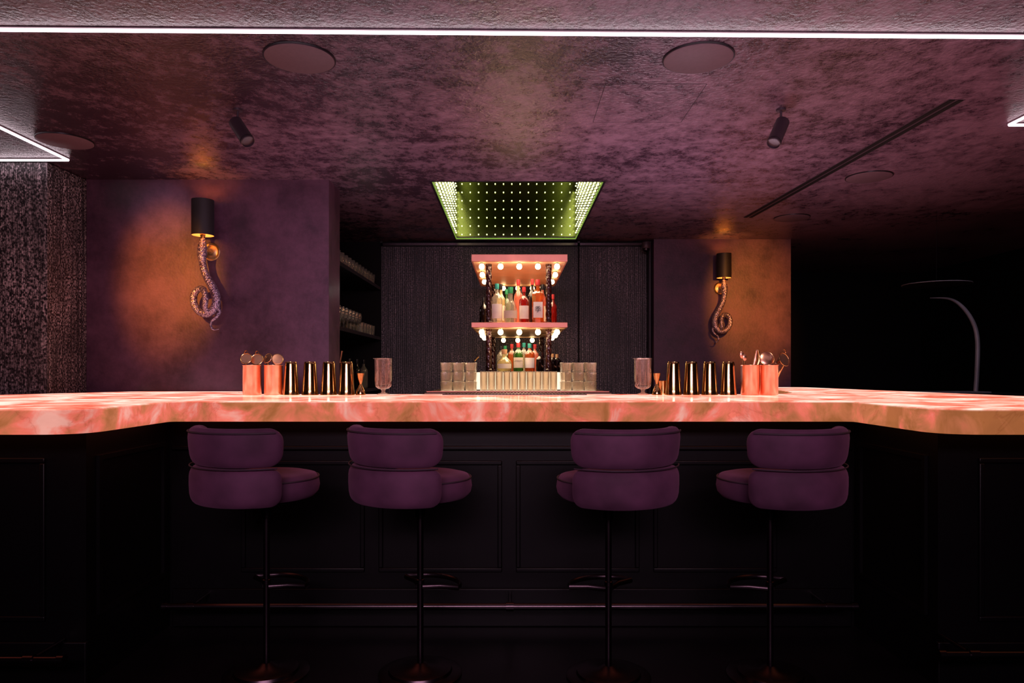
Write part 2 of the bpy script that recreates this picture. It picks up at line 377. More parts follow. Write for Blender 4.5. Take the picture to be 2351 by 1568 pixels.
def spot(px, tilt, label):
    x = X(px, 3.585); t = thing('spotlight', label, 'spotlight', (x, 3.585, CZ), group='cylindrical ceiling spotlights')
    obj('ceiling_plate', lathe(B(), [(.024,0),(.024,-.01),(.0001,-.012)], 24), M_['grey'], t)
    obj('stem', tube(B(), [(0,0,-.006),(0,0,-.085)], .006), M_['grey'], t)
    mt = Matrix.Translation((0,0,-.085)) @ Matrix.Rotation(tilt, 4, 'Y') @ Matrix.Rotation(R(-22), 4, 'X')
    obj('head', lathe(B(), [(.0001,.035),(.030,.035),(.034,.030),(.034,-.128),(.031,-.130),(.029,-.120),(.0001,-.118)], 32, mt), M_['grey'], t)
    obj('ring', lathe_open(B(), [(.0338,-.112),(.0355,-.116),(.0338,-.120)], 32, mt), M_['dkmetal'], t)
spot(546, R(-36), 'grey cylinder ceiling spotlight tilted to the right above the left sconce wall')
spot(1793, R(28), 'grey cylinder ceiling spotlight tilted to the left near the slot vent')
def led(pts, label):
    t = thing('led_strip', label, 'light strip', (0,0,0))
    bm = B(); em = B()
    for a, b_ in zip(pts[:-1], pts[1:]):
        a = Vector((*a, CZ-.009)); b2 = Vector((*b_, CZ-.009))
        tube(em, [a, b2], .007, 12)
        d = (b2-a).normalized(); s = Vector((-d.y,d.x,0))*.014
        q = [a-s, b2-s, b2+s, a+s]
        lo = [bm.verts.new((v.x,v.y,CZ-.004)) for v in q]; hi = [bm.verts.new((v.x,v.y,CZ)) for v in q]
        bm.faces.new(lo); bm.faces.new(hi)
        for i in range(4): bm.faces.new((lo[i],lo[(i+1)%4],hi[(i+1)%4],hi[i]))
    obj('channel', bm, M_['speaker'], t, smooth=False); obj('diffuser', em, M_['led'], t)
led([(-4.2,2.70),(4.4,2.83)], 'long white light strip crossing the whole ceiling in front of the bar')
led([(-2.78,2.95),(-2.78,4.42),(-4.2,4.42)], 'white light strip turning a corner above the beaded pillar')
led([(2.67,2.98),(2.67,3.79),(4.3,3.79)], 'white light strip corner at the right edge of the ceiling')
t = thing('security_camera', 'small dark security camera high in the back wall corner', 'camera', (1.345, 7.08, 2.53))
obj('housing', lathe(B(), [(.0001,.05),(.04,.045),(.045,.02),(.045,-.01),(.038,-.02)], 24), M_['grey'], t)
obj('lens', lathe(B(), [(.036,-.018),(.032,-.04),(.018,-.052),(.0001,-.056)], 24), M_['chrome'], t)
obj('mount', box(B(), -.02,.02,.03,.08,-.01,.03), M_['dkmetal'], t)

# ---------------------------------------------------------------- bar
top_poly = rounded([(-3.25,2.55,.02),(-1.555,2.55,.17),(-1.555,3.22,.03),(1.55,3.22,.03),(1.55,2.55,.17),(3.15,2.55,.02),(2.86,3.95,.05),(2.55,6.2,.08),(2.2,6.2,.08),(1.85,4.6,.2),(1.6,4.28,.15),(-1.5,4.28,.15),(-1.8,4.6,.15),(-1.85,4.87,.03),(-2.6,4.87,.05),(-2.93,4.3,.2),(-3.15,3.9,.1)])
tag(obj('countertop', prism(B(), top_poly, TOP-.092, TOP), M_['onyx'], bevel=.008), 'thick glowing pink and orange backlit onyx bar top', 'countertop')
body = [(-3.1,2.85),(-1.72,2.85),(-1.72,3.55),(1.72,3.55),(1.72,2.85),(3.0,2.85),(2.75,4.0),(2.45,6.1),(2.28,6.1),(1.95,4.6),(1.65,4.2),(-1.55,4.2),(-1.9,4.6),(-1.95,4.82),(-2.55,4.82),(-2.9,4.2),(-3.0,3.9)]
t = thing('bar_cabinet', 'black panelled bar front below the glowing counter', 'bar', (0,3.55,0))
def off(bm, dy=3.55):
    for v in bm.verts: v.co.y -= dy
    return bm
obj('cabinet_body', off(prism(B(), body, 0, TOP-.092)), M_['blackpaint'], t, smooth=False)
def frame(bm, x0, x1, z0, z1, y, w=.022, dpt=.014):
    for a in ((x0,x1,z0,z0+w),(x0,x1,z1-w,z1),(x0,x0+w,z0+w,z1-w),(x1-w,x1,z0+w,z1-w)): box(bm, a[0],a[1],y-dpt,y,a[2],a[3])
    return bm
for i in range(4):
    a = -1.36+i*.69; obj('panel_moulding', frame(B(), a, a+.62, .27, .83, 0), M_['blackpaint'], t, bevel=.005)
for s in (-1, 1):
    for (a, b_) in ((1.88,2.42),(2.5,3.0)):
        x0, x1 = sorted((s*a, s*b_)); obj('panel_moulding', frame(B(), x0, x1, .27, .93, -.70), M_['blackpaint'], t, bevel=.005)
    bm = B(); x0, x1 = sorted((s*1.72, s*1.706))
    for a in ((2.92,3.48,.27,.29),(2.92,3.48,.91,.93),(2.92,2.94,.29,.91),(3.46,3.48,.29,.91)): box(bm, x0, x1, a[0]-3.55, a[1]-3.55, a[2], a[3])
    obj('panel_moulding', bm, M_['blackpaint'], t)
obj('cornice', box(B(), -1.70, 1.70, -.03, 0, .885, .905), M_['blackpaint'], t, bevel=.005)
obj('skirting', box(B(), -1.70, 1.70, -.02, 0, 0, .19), M_['blackpaint'], t, bevel=.005)
for s in (-1,1):
    x0,x1 = sorted((s*1.71, s*3.0)); obj('skirting', box(B(), x0, x1, -.72, -.70, 0, .19), M_['blackpaint'], t, bevel=.005)
def rail(x0, x1, y, z, yb, label):
    t = thing('foot_rail', label, 'foot rail', ((x0+x1)/2, y, 0))
    c = (x0+x1)/2
    obj('tube', tube(B(), [(x0-c,0,z),(x1-c,0,z)], .017, 16), M_['chrome'], t)
    for k in ((x0+.12-c),0,(x1-.12-c)):
        bb = B(); tube(bb, [(k,0,z),(k,yb-y,z)], .009, 10); tube(bb, [(k-.018,0,z),(k+.018,0,z)], .022, 16)
        obj('bracket', bb, M_['chrome'], t)
    for k in (x0-c, x1-c): obj('end_cap', tube(B(), [(k-.012,0,z),(k+.012,0,z)], .022, 16), M_['chrome'], t)
rail(-1.64, 1.62, 3.34, .165, 3.53, 'long dark metal foot rail behind the four stools')
rail(-2.9, -1.68, 2.63, .20, 2.83, 'short foot rail along the left bar wing')
rail(1.60, 2.9, 2.63, .22, 2.83, 'short foot rail along the right bar wing')
t = thing('bar_mat', 'long dark ribbed drip mat at the back edge of the glowing counter', 'bar mat', (.015,4.17,TOP))
obj('mat_base', box(B(), -.42,.42,-.07,.07,0,.006), M_['mat'], t)
bm = B()
for i in range(42): box(bm, -.41+i*.02, -.402+i*.02, -.065,.065,.006,.011)
obj('ribs', bm, M_['mat'], t)

# ---------------------------------------------------------------- stools
def cushion(bm, Rr, yoff, zc, hh, ht, ph, lean=0, n=56, mseg=24, rc=.06):
    Lh = Rr*ph; rings = []
    for i in range(n+1):
        tt = -math.cos(PI*i/n); phi = tt*ph; e = (1-abs(tt))*Lh
        hs = 1; ts = 1
        if e < rc: hs = 1-(rc/hh)*(1-math.sqrt(max(0,1-((rc-e)/rc)**2)))
        if e < ht: ts = max(.12, math.sqrt(max(0,1-((ht-e)/ht)**2)))
        ring = []
        for k in range(mseg):
            a = 2*PI*k/mseg; ca, sa = math.cos(a), math.sin(a)
            rr = ht*ts*math.copysign(abs(ca)**.8, ca); zz = hh*hs*math.copysign(abs(sa)**.6, sa)
            rad = Rr+rr+lean*zz
            ring.append(bm.verts.new((rad*math.sin(phi), yoff-rad*math.cos(phi), zc+zz)))
        rings.append(ring)
    for j in range(n):
        for k in range(mseg): bm.faces.new((rings[j][k], rings[j][(k+1)%mseg], rings[j+1][(k+1)%mseg], rings[j+1][k]))
    bm.faces.new(list(reversed(rings[0]))); bm.faces.new(rings[-1]); return bm
def arc_pipe(bm, Rr, yoff, z, ph, r=.004, n=40):
    return tube(bm, [((Rr)*math.sin(ph*(2*i/n-1)), yoff-Rr*math.cos(ph*(2*i/n-1)), z) for i in range(n+1)], r, 8)
def make_stool(loc, rot, label):
    t = thing('bar_stool', label, 'bar stool', loc, rot, 'purple velvet bar stools')
    s = obj('seat', lathe(B(), [(.0001,.745),(.16,.745),(.195,.752),(.213,.772),(.218,.795),(.214,.825),(.202,.842),(.17,.85),(.08,.853),(.0001,.854)], 56), M_['velvet'], t, ang=80)
    obj('piping', tube(B(), circ(.213,.832,56), .004, 8, True), M_['piping'], s)
    u = obj('upper_backrest', cushion(B(), .228, -.045, .980, .077, .038, R(70), .10), M_['velvet'], t, ang=80)
    obj('piping', arc_pipe(B(), .268, -.045, 1.040, R(60)), M_['piping'], u)
    l = obj('lower_backrest', cushion(B(), .224, -.045, .824, .077, .040, R(69), .03, rc=.05), M_['velvet'], t, ang=80)
    obj('piping', arc_pipe(B(), .262, -.045, .902, R(62), .003), M_['piping'], l)
    obj('seat_plate', lathe(B(), [(.0001,.72),(.09,.722),(.15,.738),(.15,.746),(.0001,.746)], 36), M_['dkmetal'], t)
    obj('post', lathe(B(), [(.0135,.02),(.0135,.38),(.017,.382),(.017,.40),(.0135,.402),(.0135,.66),(.022,.665),(.022,.725)], 20), M_['postm'], t)
    obj('base', lathe(B(), [(.0001,0),(.175,0),(.176,.008),(.168,.012),(.135,.015),(.13,.026),(.11,.031),(.04,.036),(.022,.05),(.0001,.05)], 56), M_['postm'], t)
    bm = B(); pts = [(-.012,0,.37),(-.07,.05,.37)]+[(.15*math.sin(a), .04+.13*math.cos(a), .37) for a in [R(x) for x in range(-75,76,10)]]+[(.07,.05,.37),(.012,0,.37)]
    tube(bm, pts, .009, 10, flat=1.3)
    obj('footrest', bm, M_['postm'], t)
    return t
s1 = make_stool((X(612,2.98),2.98,0), R(-27), 'purple velvet bar stool, leftmost of the four at the bar')
dup(s1, (X(965,2.98),2.98,0), R(-33), 'purple velvet bar stool, second from the left and turned right')
dup(s1, (X(1397,2.95),2.95,0), R(19), 'purple velvet bar stool, second from the right and turned left')
dup(s1, (X(1768,2.95),2.95,0), R(21), 'purple velvet bar stool, rightmost of the four at the bar')

# ---------------------------------------------------------------- bar tools
D = 4.11
def cup(loc, label):
    t = thing('copper_cup', label, 'metal cup', loc, 0, 'copper tool cups')
    obj('cup_body', lathe(B(), [(.0001,0),(.05,0),(.052,.004),(.053,.172),(.0545,.175),(.0515,.175),(.050,.17),(.049,.008),(.0001,.006)], 40), M_['copper'], t)
    obj('rim', tube(B(), circ(.053,.174,40), .0022, 8, True), M_['copper'], t)
cups = {}
for px, lab in ((579,'copper cup holding mesh strainers, leftmost thing on the bar'),(628,'copper cup holding flat round strainers, beside the left gold tins'),(1722,'copper cup holding tongs and bar spoons, right of the gold tins'),(1765,'copper cup holding strainers, rightmost cup on the bar')):
    cups[px] = (X(px,D), D, TOP); cup(cups[px], lab)
def strainer(cx_, cy_, hx_, hz, r, cone, label, face=0, hy=-.02):
    t = thing('strainer', label, 'strainer', (cx_, cy_, TOP+.008))
    axis = Matrix.Translation((hx_, hy, hz)) @ Matrix.Rotation(face, 4, 'Z') @ Matrix.Rotation(R(70), 4, 'X')
    if cone == 1: prof = [(r,0),(r*.7,-r*.5),(r*.35,-r*1.1),(.002,-r*1.6)]
    elif cone == 0: prof = [(r,0),(r*.92,-r*.35),(r*.65,-r*.68),(r*.3,-r*.86),(.001,-r*.9)]
    else: prof = [(r,.001),(r*.9,.004),(r*.3,.005),(.001,.005)]
    obj('bowl', lathe(B(), prof, 28, axis), M_['copper'], t)
    obj('rim', tube(B(), circ(r,0,28,axis), .0025, 8, True), M_['brass'], t)
    obj('handle', tube(B(), smooth_path([(hx_*.9, hy, hz-r*.95),(hx_*.4, hy*.6, hz*.5),(0,0,0)], 5), .0045, 8), M_['brass'], t)
    if cone != 2: obj('hook', tube(B(), smooth_path([(hx_-.012,hy,hz+r*.9),(hx_-.006,hy,hz+r*1.35),(hx_+.004,hy,hz+r*1.4),(hx_+.010,hy,hz+r*.9)],5), .0022, 6), M_['brass'], t)
c = cups[579]
strainer(c[0]-.012,c[1]-.01, -.012,.205,.032,0,'domed mesh strainer at the left in the leftmost copper cup')
strainer(c[0]+.02,c[1]+.01, .012,.200,.034,1,'pointed mesh strainer at the right in the leftmost copper cup')
c = cups[628]
strainer(c[0]-.015,c[1]+.005, -.012,.205,.030,2,'flat round strainer at the left in the cup beside the gold tins', face=R(-25))
strainer(c[0]+.015,c[1]-.005, .016,.200,.032,2,'flat round strainer at the right in the cup beside the gold tins', face=R(25))
c = cups[1765]
strainer(c[0]-.01,c[1]+.01, -.005,.205,.042,2,'large flat round strainer in the rightmost copper cup')
strainer(c[0]+.025,c[1]-.005, .055,.20,.040,1,'cone strainer leaning out of the rightmost copper cup to the right', face=R(30))
c = cups[1722]
t = thing('tongs', 'copper ice tongs standing in the copper cup nearest the gold tins', 'tongs', (c[0]+.01,c[1],TOP+.008))
obj('arm', tube(B(), smooth_path([(0,0,0),(.005,0,.12),(.02,0,.2),(.03,0,.255)],5), [.004,.006,.009,.004], 8), M_['copper'], t)
obj('arm', tube(B(), smooth_path([(.012,0,0),(.02,0,.12),(.045,0,.2),(.036,0,.255)],5), [.004,.006,.009,.004], 8), M_['brass'], t)
for dx, lz in ((-.03,.225),(-.018,.21)):
    t = thing('bar_spoon', 'copper bar spoon leaning left in the cup nearest the gold tins', 'spoon', (c[0]-.012+dx*.3,c[1]-.01,TOP+.008), 0, 'bar spoons in the copper cup')
    obj('shaft', tube(B(), [(0,0,0),(dx*.9,0,lz-.02)], .003, 8), M_['brass'], t)
    obj('bowl', lathe(B(), [(.0005,-.022),(.009,-.015),(.013,0),(.010,.015),(.0005,.022)], 16, Matrix.Translation((dx,0,lz)) @ Matrix.Rotation(R(-10),4,'Y') @ Matrix.Diagonal((1,.35,1,1))), M_['copper'], t)
def tin(loc, label, group='gold shaker tins'):
    t = thing('shaker_tin', label, 'cocktail shaker', loc, 0, group)
    obj('tin_body', lathe(B(), [(.0475,.0),(.048,.003),(.047,.006),(.045,.03),(.0345,.18),(.033,.190),(.031,.194),(.028,.192),(.0001,.191)], 40), M_['gold'], t)
    obj('rim', tube(B(), circ(.047,.003,40), .002, 8, True), M_['gold'], t)
    return t
lo = ['first','second','third','fourth']
t0 = None
for i, px in enumerate((668,712,755,796)):
    l = 'upturned gold shaker tin, %s from the left copper cups' % lo[i]
    if t0 is None: t0 = tin((X(px,D),D,TOP), l)
    else: dup(t0, (X(px,D),D,TOP), None, l)
for i, px in enumerate((1672,1629,1587,1546)):
    dup(t0, (X(px,D),D,TOP), None, 'upturned gold shaker tin, %s from the right copper cups' % lo[i])
def jig(loc, label):
    t = thing('jigger', label, 'jigger', loc, 0, 'gold jiggers')
    obj('lower_cup', lathe(B(), [(.0285,0),(.029,.002),(.022,.03),(.008,.058),(.006,.064)], 32), M_['gold'], t)
    obj('upper_cup', lathe(B(), [(.006,.064),(.008,.07),(.016,.095),(.022,.127),(.021,.127),(.014,.095),(.0001,.072)], 32), M_['gold'], t)
    return t
j = jig((X(828,D),D,TOP), 'gold hourglass jigger between the left tins and the mixing glass')
dup(j, (X(1508,D),D,TOP), None, 'gold hourglass jigger right of the right hand mixing glass')
t = thing('small_cup', 'short gold cup behind the right hand jigger', 'cup', (X(1522,4.2),4.2,TOP))
obj('cup_body', lathe(B(), [(.0001,0),(.026,0),(.032,.08),(.0325,.082),(.030,.08),(.025,.005),(.0001,.004)], 28), M_['gold'], t)
obj('rim', tube(B(), circ(.0322,.0815,28), .0018, 8, True), M_['gold'], t)
def mixglass(loc, label):
    t = thing('mixing_glass', label, 'mixing glass', loc, 0, 'footed mixing glasses')
    obj('bowl', lathe(B(), [(.012,.034),(.03,.038),(.044,.050),(.0475,.066),(.049,.14),(.0505,.195),(.0515,.213),(.0495,.213),(.047,.19),(.045,.08),(.040,.062),(.0001,.055)], 64, None, .035, 16, .05, .16), M_['glasscut'], t)
    obj('foot', lathe(B(), [(.0001,0),(.036,0),(.037,.004),(.030,.009),(.012,.014),(.010,.024),(.014,.034)], 40), M_['glasswarm'], t)
    obj('rim', tube(B(), [((.051+(.008 if i==18 else .004 if i in(17,19) else 0))*math.cos(2*PI*i/36), (.051)*math.sin(2*PI*i/36), .213) for i in range(36)], .0018, 8, True), M_['glasswarm'], t)
    return t
g = mixglass((X(880,D),D,TOP), 'footed fluted mixing glass at the right end of the left tool row')
dup(g, (X(1476,D),D,TOP), None, 'footed fluted mixing glass at the left end of the right tool row')

# ---------------------------------------------------------------- back station and tower
t = thing('back_counter', 'dark island counter carrying the bottle tower and glasses', 'counter', (.04,5.85,0))
obj('cabinet', box(B(), -.58,.58,-1.0,1.0,0,TOP-.03), M_['blackpaint'], t)
obj('counter_top', box(B(), -.635,.635,-1.08,1.08,TOP-.03,TOP-.004), M_['steel'], t, bevel=.004)
t = thing('drip_tray', 'wide flat metal drip tray under the rows of glasses', 'tray', (.04,4.95,TOP-.004))
obj('tray_plate', box(B(), -.62,.62,-.16,.18,0,.002), M_['copperframe'], t, bevel=.0005)
obj('added_tray_glow', box(B(), -.545,.545,-.13,.08,.002,.004), M_['glow'], t)  # added glowing sheet that brightens the glasses from below
obj('lip', box(B(), -.62,.62,-.168,-.16,0,.009), M_['copperframe'], t, bevel=.0015)
TX0, TX1, TY0, TY1 = -.30, .41, 5.2, 6.72; tcx = (TX0+TX1)/2; tcy = (TY0+TY1)/2; w = (TX1-TX0)/2; dd = (TY1-TY0)/2
t = thing('bottle_tower', 'two tier copper edged bottle tower lit by rows of globe bulbs', 'shelf', (tcx,tcy,TOP-.004))
Z0 = TOP-.004
def sl(name, z0, z1, mat, ins=0): return obj(name, box(B(), -w+ins, w-ins, -dd+ins, dd-ins, z0-Z0, z1-Z0), mat, t, bevel=.003)
sl('plinth', Z0, 1.279, M_['blackpaint'], .01)
obj('added_plinth_glow', box(B(), -w+.02, w-.02, -dd+.004, -dd+.010, .008, .136), M_['glow'], t)  # added glowing sheet that lights the glass rows from behind
sl('lower_shelf', 1.602, 1.640, M_['copperframe'])
sl('canopy', 2.09, 2.142, M_['copperframe'])
sl('shelf_underside', 1.598, 1.6025, M_['shelfunder'], .012)
sl('canopy_underside', 2.086, 2.0905, M_['shelfunder'], .012)
def column(z0, z1):
    n = int((z1-z0-.04)/.006); prof = [(.023,z0-Z0),(.024,z0-Z0+.012),(.020,z0-Z0+.018)]
    prof += [(.0205, z0-Z0+.02+i*(z1-z0-.04)/n) for i in range(n+1)]
    prof += [(.020,z1-Z0-.018),(.024,z1-Z0-.012),(.023,z1-Z0)]
    return lathe(B(), prof, 24, None, .13, 4, z0-Z0+.02, z1-Z0-.02, 110)
for x in (-.175-tcx, .276-tcx):
    for y in (5.32-tcy, 6.58-tcy):
        obj('column', column(1.279, 1.598), M_['colwood'], t, loc=(x,y,0)); obj('column', column(1.640, 2.086), M_['colwood'], t, loc=(x,y,0))
bb = lathe(B(), [(.0001,-.050),(.010,-.048),(.018,-.041),(.0215,-.029),(.018,-.016),(.011,-.006),(.0001,-.004)], 20)
bulb0 = obj('bulb', bb, M_['bulb'], t); soc0 = obj('socket', lathe(B(), [(.012,-.008),(.013,0),(.0001,0)], 16), M_['brass'], bulb0)
first = True
for zt in (1.598, 2.086):
    pts = [(x, 5.25) for x in (-.225,-.085,.054,.193,.335)]+[(x, 6.62) for x in (-.08,.054,.19)]+[(x, y) for x in (-.24,.35) for y in (5.7,6.15)]
    for x, y in pts:
        if first: q = bulb0; first = False
        else:
            q = bulb0.copy(); C.objects.link(q); q.parent = t; s_ = soc0.copy(); C.objects.link(s_); s_.parent = q
        q.location = (x-tcx, y-tcy, zt-Z0)
def text(s, size, loc, mat, parent):
    cu = bpy.data.curves.new('label_text', 'FONT'); cu.body = s; cu.size = size; cu.align_x = 'CENTER'; cu.align_y = 'CENTER'; cu.extrude = .0003
    tmp = bpy.data.objects.new('tmp', cu); C.objects.link(tmp); bpy.context.view_layer.update()
    me = bpy.data.meshes.new_from_object(tmp.evaluated_get(bpy.context.evaluated_depsgraph_get())); me.materials.clear(); me.materials.append(mat)
    bpy.data.objects.remove(tmp)
    o = bpy.data.objects.new('label_text', me); C.objects.link(o); o.location = loc; o.rotation_euler = (PI/2,0,0); o.parent = parent
inkm = pmat('black_ink', (.01,.01,.01), .5); paper = pmat('cream_paper_label', (.75,.66,.5), .6); paperw = pmat('white_paper_label', (.85,.8,.72), .6)
redm = pmat('red_seal', (.4,.03,.03), .3); greenm = pmat('green_cap', (.03,.25,.1), .3); teal = pmat('teal_cap', (.03,.28,.23), .3); cork = pmat('cork_stopper', (.45,.25,.12), .7); blk = pmat('black_cap', (.01,.01,.01), .3)
G = {'clear': glassmat('clear_bottle', (.96,.96,.92), .13, (1,.9,.7), .3), 'green': glassmat('green_bottle', (.3,.52,.2), .22, (.12,.35,.08), .3),
     'amber': glassmat('amber_liquor', (.85,.38,.12), .35, (.7,.22,.06), .3), 'red': glassmat('red_liquor', (.6,.08,.04), .42, (.45,.03,.02), .3),
     'pink': glassmat('pink_liquor', (.92,.45,.35), .35, (.9,.35,.25), .3), 'yellow': glassmat('pale_yellow_liquor', (.95,.85,.55), .35, (.9,.75,.4), .3), 'dark': glassmat('dark_bottle', (.06,.03,.02), .6, (.02,.01,.01), .3)}
def bottle(x, y, z, h, r, kind, cap, lab, label, txt=None, shape='std', grp='spirit bottles on the tower', neck=.32):
    t = thing('bottle', label, 'bottle', (x,y,z), 0, grp)
    nr = r*neck
    if shape == 'std': prof = [(.0001,0),(r*.92,0),(r,.006),(r,h*.58),(r*.93,h*.65),(r*.5,h*.73),(nr,h*.78),(nr,h*.93)]
    elif shape == 'round': prof = [(.0001,0),(r*.8,0),(r,h*.12),(r*1.02,h*.3),(r*.85,h*.48),(r*.45,h*.6),(nr,h*.68),(nr,h*.9)]
    else: prof = [(.0001,0),(r,0),(r,.004),(r,h*.66),(r*.85,h*.70),(nr,h*.74),(nr,h*.93)]
    obj('glass_body', lathe(B(), prof, 24 if shape != 'square' else 8, Matrix.Rotation(PI/8,4,'Z') if shape == 'square' else None), G[kind], t)
    zc = prof[-1][1]
    obj('cap', lathe(B(), [(nr*1.15,zc-.02),(nr*1.2,zc-.018),(nr*1.2,h),(.0001,h)], 16), cap, t)
    if lab:
        z0, z1 = (h*.12,h*.48) if shape != 'round' else (h*.13,h*.34); bm = B()
        if shape == 'square':
            rr = r*math.cos(PI/8)+.001; hw = r*math.sin(PI/8)*1.9
            box(bm, -hw, hw, -rr-.001, -rr, z0, z1)
        else:
            rr = r*1.03+.0004; n = 12; prev = None
            for i in range(n+1):
                a = R(-62+124*i/n); v = (bm.verts.new((rr*math.sin(a), -rr*math.cos(a), z0)), bm.verts.new((rr*math.sin(a), -rr*math.cos(a), z1)))
                if prev: bm.faces.new((prev[0],v[0],v[1],prev[1]))
                prev = v
        obj('paper_label', bm, lab, t)
        if txt: text(txt[0], txt[1], (0,-r*1.03-.002,(z0+z1)/2+txt[2]), inkm, t)
    return t
zs = 1.640
bottle(X(1141,5.33),5.33,zs,.30,.041,'clear',teal,paperw,'clear bottle with white label, teal cap, left on the upper tier')
bottle(X(1172,5.32),5.30,zs,.27,.052,'clear',greenm,paper,'round clear bottle with green cap on the upper tier', shape='round')
bottle(X(1203,5.33),5.33,zs,.275,.038,'red',redm,paperw,'deep red bottle with small label at the middle of the upper tier')
bottle(X(1235,5.30),5.32,zs,.33,.048,'amber',redm,paperw,'faceted amber bottle with black character on white label, upper tier', ('季',.05,0), 'square')
for i, (px, d, h, r, k, cp, lb, l) in enumerate([(1150,5.6,.33,.035,'yellow',blk,paper,'pale yellow bottle behind the clear one on the upper tier'),(1190,5.55,.36,.036,'pink',redm,None,'tall pink bottle standing behind in the middle of the upper tier'),(1222,5.6,.37,.034,'dark',redm,None,'tall dark bottle with red seal behind on the upper tier'),(1246,5.7,.34,.036,'pink',blk,paper,'pink bottle behind the amber one, right on the upper tier'),(1163,5.95,.33,.036,'green',greenm,None,'green bottle at the back left of the upper tier'),(1197,6.0,.33,.04,'amber',blk,paper,'amber bottle at the back centre of the upper tier'),(1226,6.05,.34,.04,'clear',cork,paperw,'clear corked bottle at the back right of the upper tier'),(1110,5.75,.24,.034,'dark',blk,None,'short dark bottle outside the left column, upper tier'),(1270,5.7,.26,.03,'red',redm,None,'slim red bottle outside the right column, upper tier')]):
    bottle(X(px,d),d,zs,h,r,k,cp,lb,l)
zs = 1.279
bottle(X(1158,5.30),5.30,zs,.165,.056,'yellow',cork,paper,'squat pale bottle with big cork stopper on the lower tier', shape='round')
bottle(X(1190,5.31),5.31,zs,.215,.038,'green',redm,paper,'green whiskey bottle with cream label reading JAMESON, lower tier', ('JAMESON',.0145,.012))
bottle(X(1216,5.32),5.32,zs,.21,.038,'amber',teal,paperw,'amber bottle with teal cap, right of the green one, lower tier')
bottle(X(1240,5.42),5.45,zs,.15,.03,'dark',blk,None,'small dark bottle at the right front column, lower tier')
for i, (px, d, h, k, cp, l) in enumerate([(1150,5.6,.2,'clear',blk,'clear bottle behind the squat corked one, lower tier'),(1175,5.7,.22,'amber',redm,'amber bottle behind and between the front bottles, lower tier'),(1203,5.7,.23,'clear',teal,'clear bottle with teal cap behind on the lower tier'),(1228,5.75,.22,'pink',redm,'pink bottle at the back of the lower tier'),(1269,5.6,.14,'dark',cork,'dark bottle just outside the right column, lower tier'),(1279,5.75,.14,'dark',cork,'dark corked bottle farthest right on the lower tier'),(1160,6.1,.22,'green',greenm,'green bottle far back left, lower tier'),(1195,6.15,.22,'yellow',blk,'yellow bottle far back centre, lower tier')]):
    bottle(X(px,d),d,zs,h,.034,k,cp,None,l)
def hiball(loc, label, grp):
    t = thing('highball_glass', label, 'glass', loc, 0, grp)
    obj('tumbler', lathe(B(), [(.0001,0),(.0225,0),(.0245,.003),(.0255,.1365),(.0245,.137),(.0232,.135),(.022,.012),(.0001,.011)], 48, None, .03, 12, .006, .12), M_['glasswarm'], t)
    obj('rim', tube(B(), circ(.025,.137,24), .0011, 6, True), M_['glass'], t)
    return t
h0 = None
for row in range(2):
    for i in range(10):
        loc = (-.195+.0535*i, 4.86+.056*row, TOP)
        lb = ('tall ribbed glass in the front middle row below the tower','tall ribbed glass in the second middle row below the tower')[row]
        gp = ('front row of tall glasses','second row of tall glasses')[row]
        if h0 is None: h0 = hiball(loc, lb, gp)
        else: dup(h0, loc, None, lb, gp)
def tumbler(loc, label, grp):
    t = thing('rocks_glass', label, 'glass', loc, 0, grp)
    obj('tumbler', lathe(B(), [(.0001,0),(.032,0),(.036,.004),(.0405,.064),(.0395,.065),(.038,.063),(.034,.014),(.0001,.011)], 60, None, .04, 15, .006, .045), M_['glasswarm'], t)
    obj('rim', tube(B(), circ(.04,.0648,24), .0012, 6, True), M_['glass'], t)
    return t
r0 = None
for side, (x0, nm) in enumerate(((-.455,'left'),(.375,'right'))):
    for tier in range(3):
        for row in range(2):
            for i in range(3):
                loc = (x0+.085*i, 4.87+.085*row, TOP+tier*.0665)
                lb = 'cut rocks glass in the stacked block %s of the tall glasses, %s tier' % (nm, ('bottom','middle','top')[tier])
                gp = '%s stack of rocks glasses, %s tier' % (nm, ('bottom','middle','top')[tier])
                if r0 is None: r0 = tumbler(loc, lb, gp)
                else: dup(r0, loc, None, lb, gp)
t = thing('muddler', 'thin gold topped bar tool leaning over the left glasses', 'bar tool', (X(1075,5.12), 5.12, TOP))
obj('shaft', tube(B(), [(0,0,0),(-.01,0,.12),(.05,0,.225)], .004, 8), M_['dkmetal'], t); obj('tip', tube(B(), [(.045,0,.215),(.075,0,.245)], .006, 8), M_['brass'], t)

# ---------------------------------------------------------------- alcove shelves
for z, lb in ((2.14,'upper dark shelf of glasses in the alcove'),(1.63,'middle dark shelf of glasses in the alcove'),(1.12,'lowest dark counter shelf in the alcove')):
    t = thing('alcove_shelf', lb, 'shelf', (-1.9,6.2,z), 0, 'dark alcove shelves')
    obj('board', box(B(), 0,.55,-.95,1.03,-.03,0), M_['blackpaint'], t, bevel=.003)
    obj('edge_strip', box(B(), .55,.556,-.95,1.03,-.03,0), M_['dkmetal'], t)
def cgl(name, prof, loc, label, grp, fl=0, rim=5):
    t = thing(name, label, 'glass', loc, 0, grp)
    obj('bowl', lathe(B(), prof, 32, None, fl, 8, .02, .08), M_['glass'], t)
    obj('rim', tube(B(), circ(prof[rim][0], prof[rim][1], 20), .0013, 6, True), M_['glass'], t); return t
wg = cgl('small_tumbler', [(.0001,0),(.028,0),(.03,.004),(.036,.10),(.034,.10),(.028,.01),(.0001,.009)], (-1.40,5.36,2.14), 'small clear glass standing on the upper alcove shelf', 'glasses on the upper alcove shelf', .02, 3)
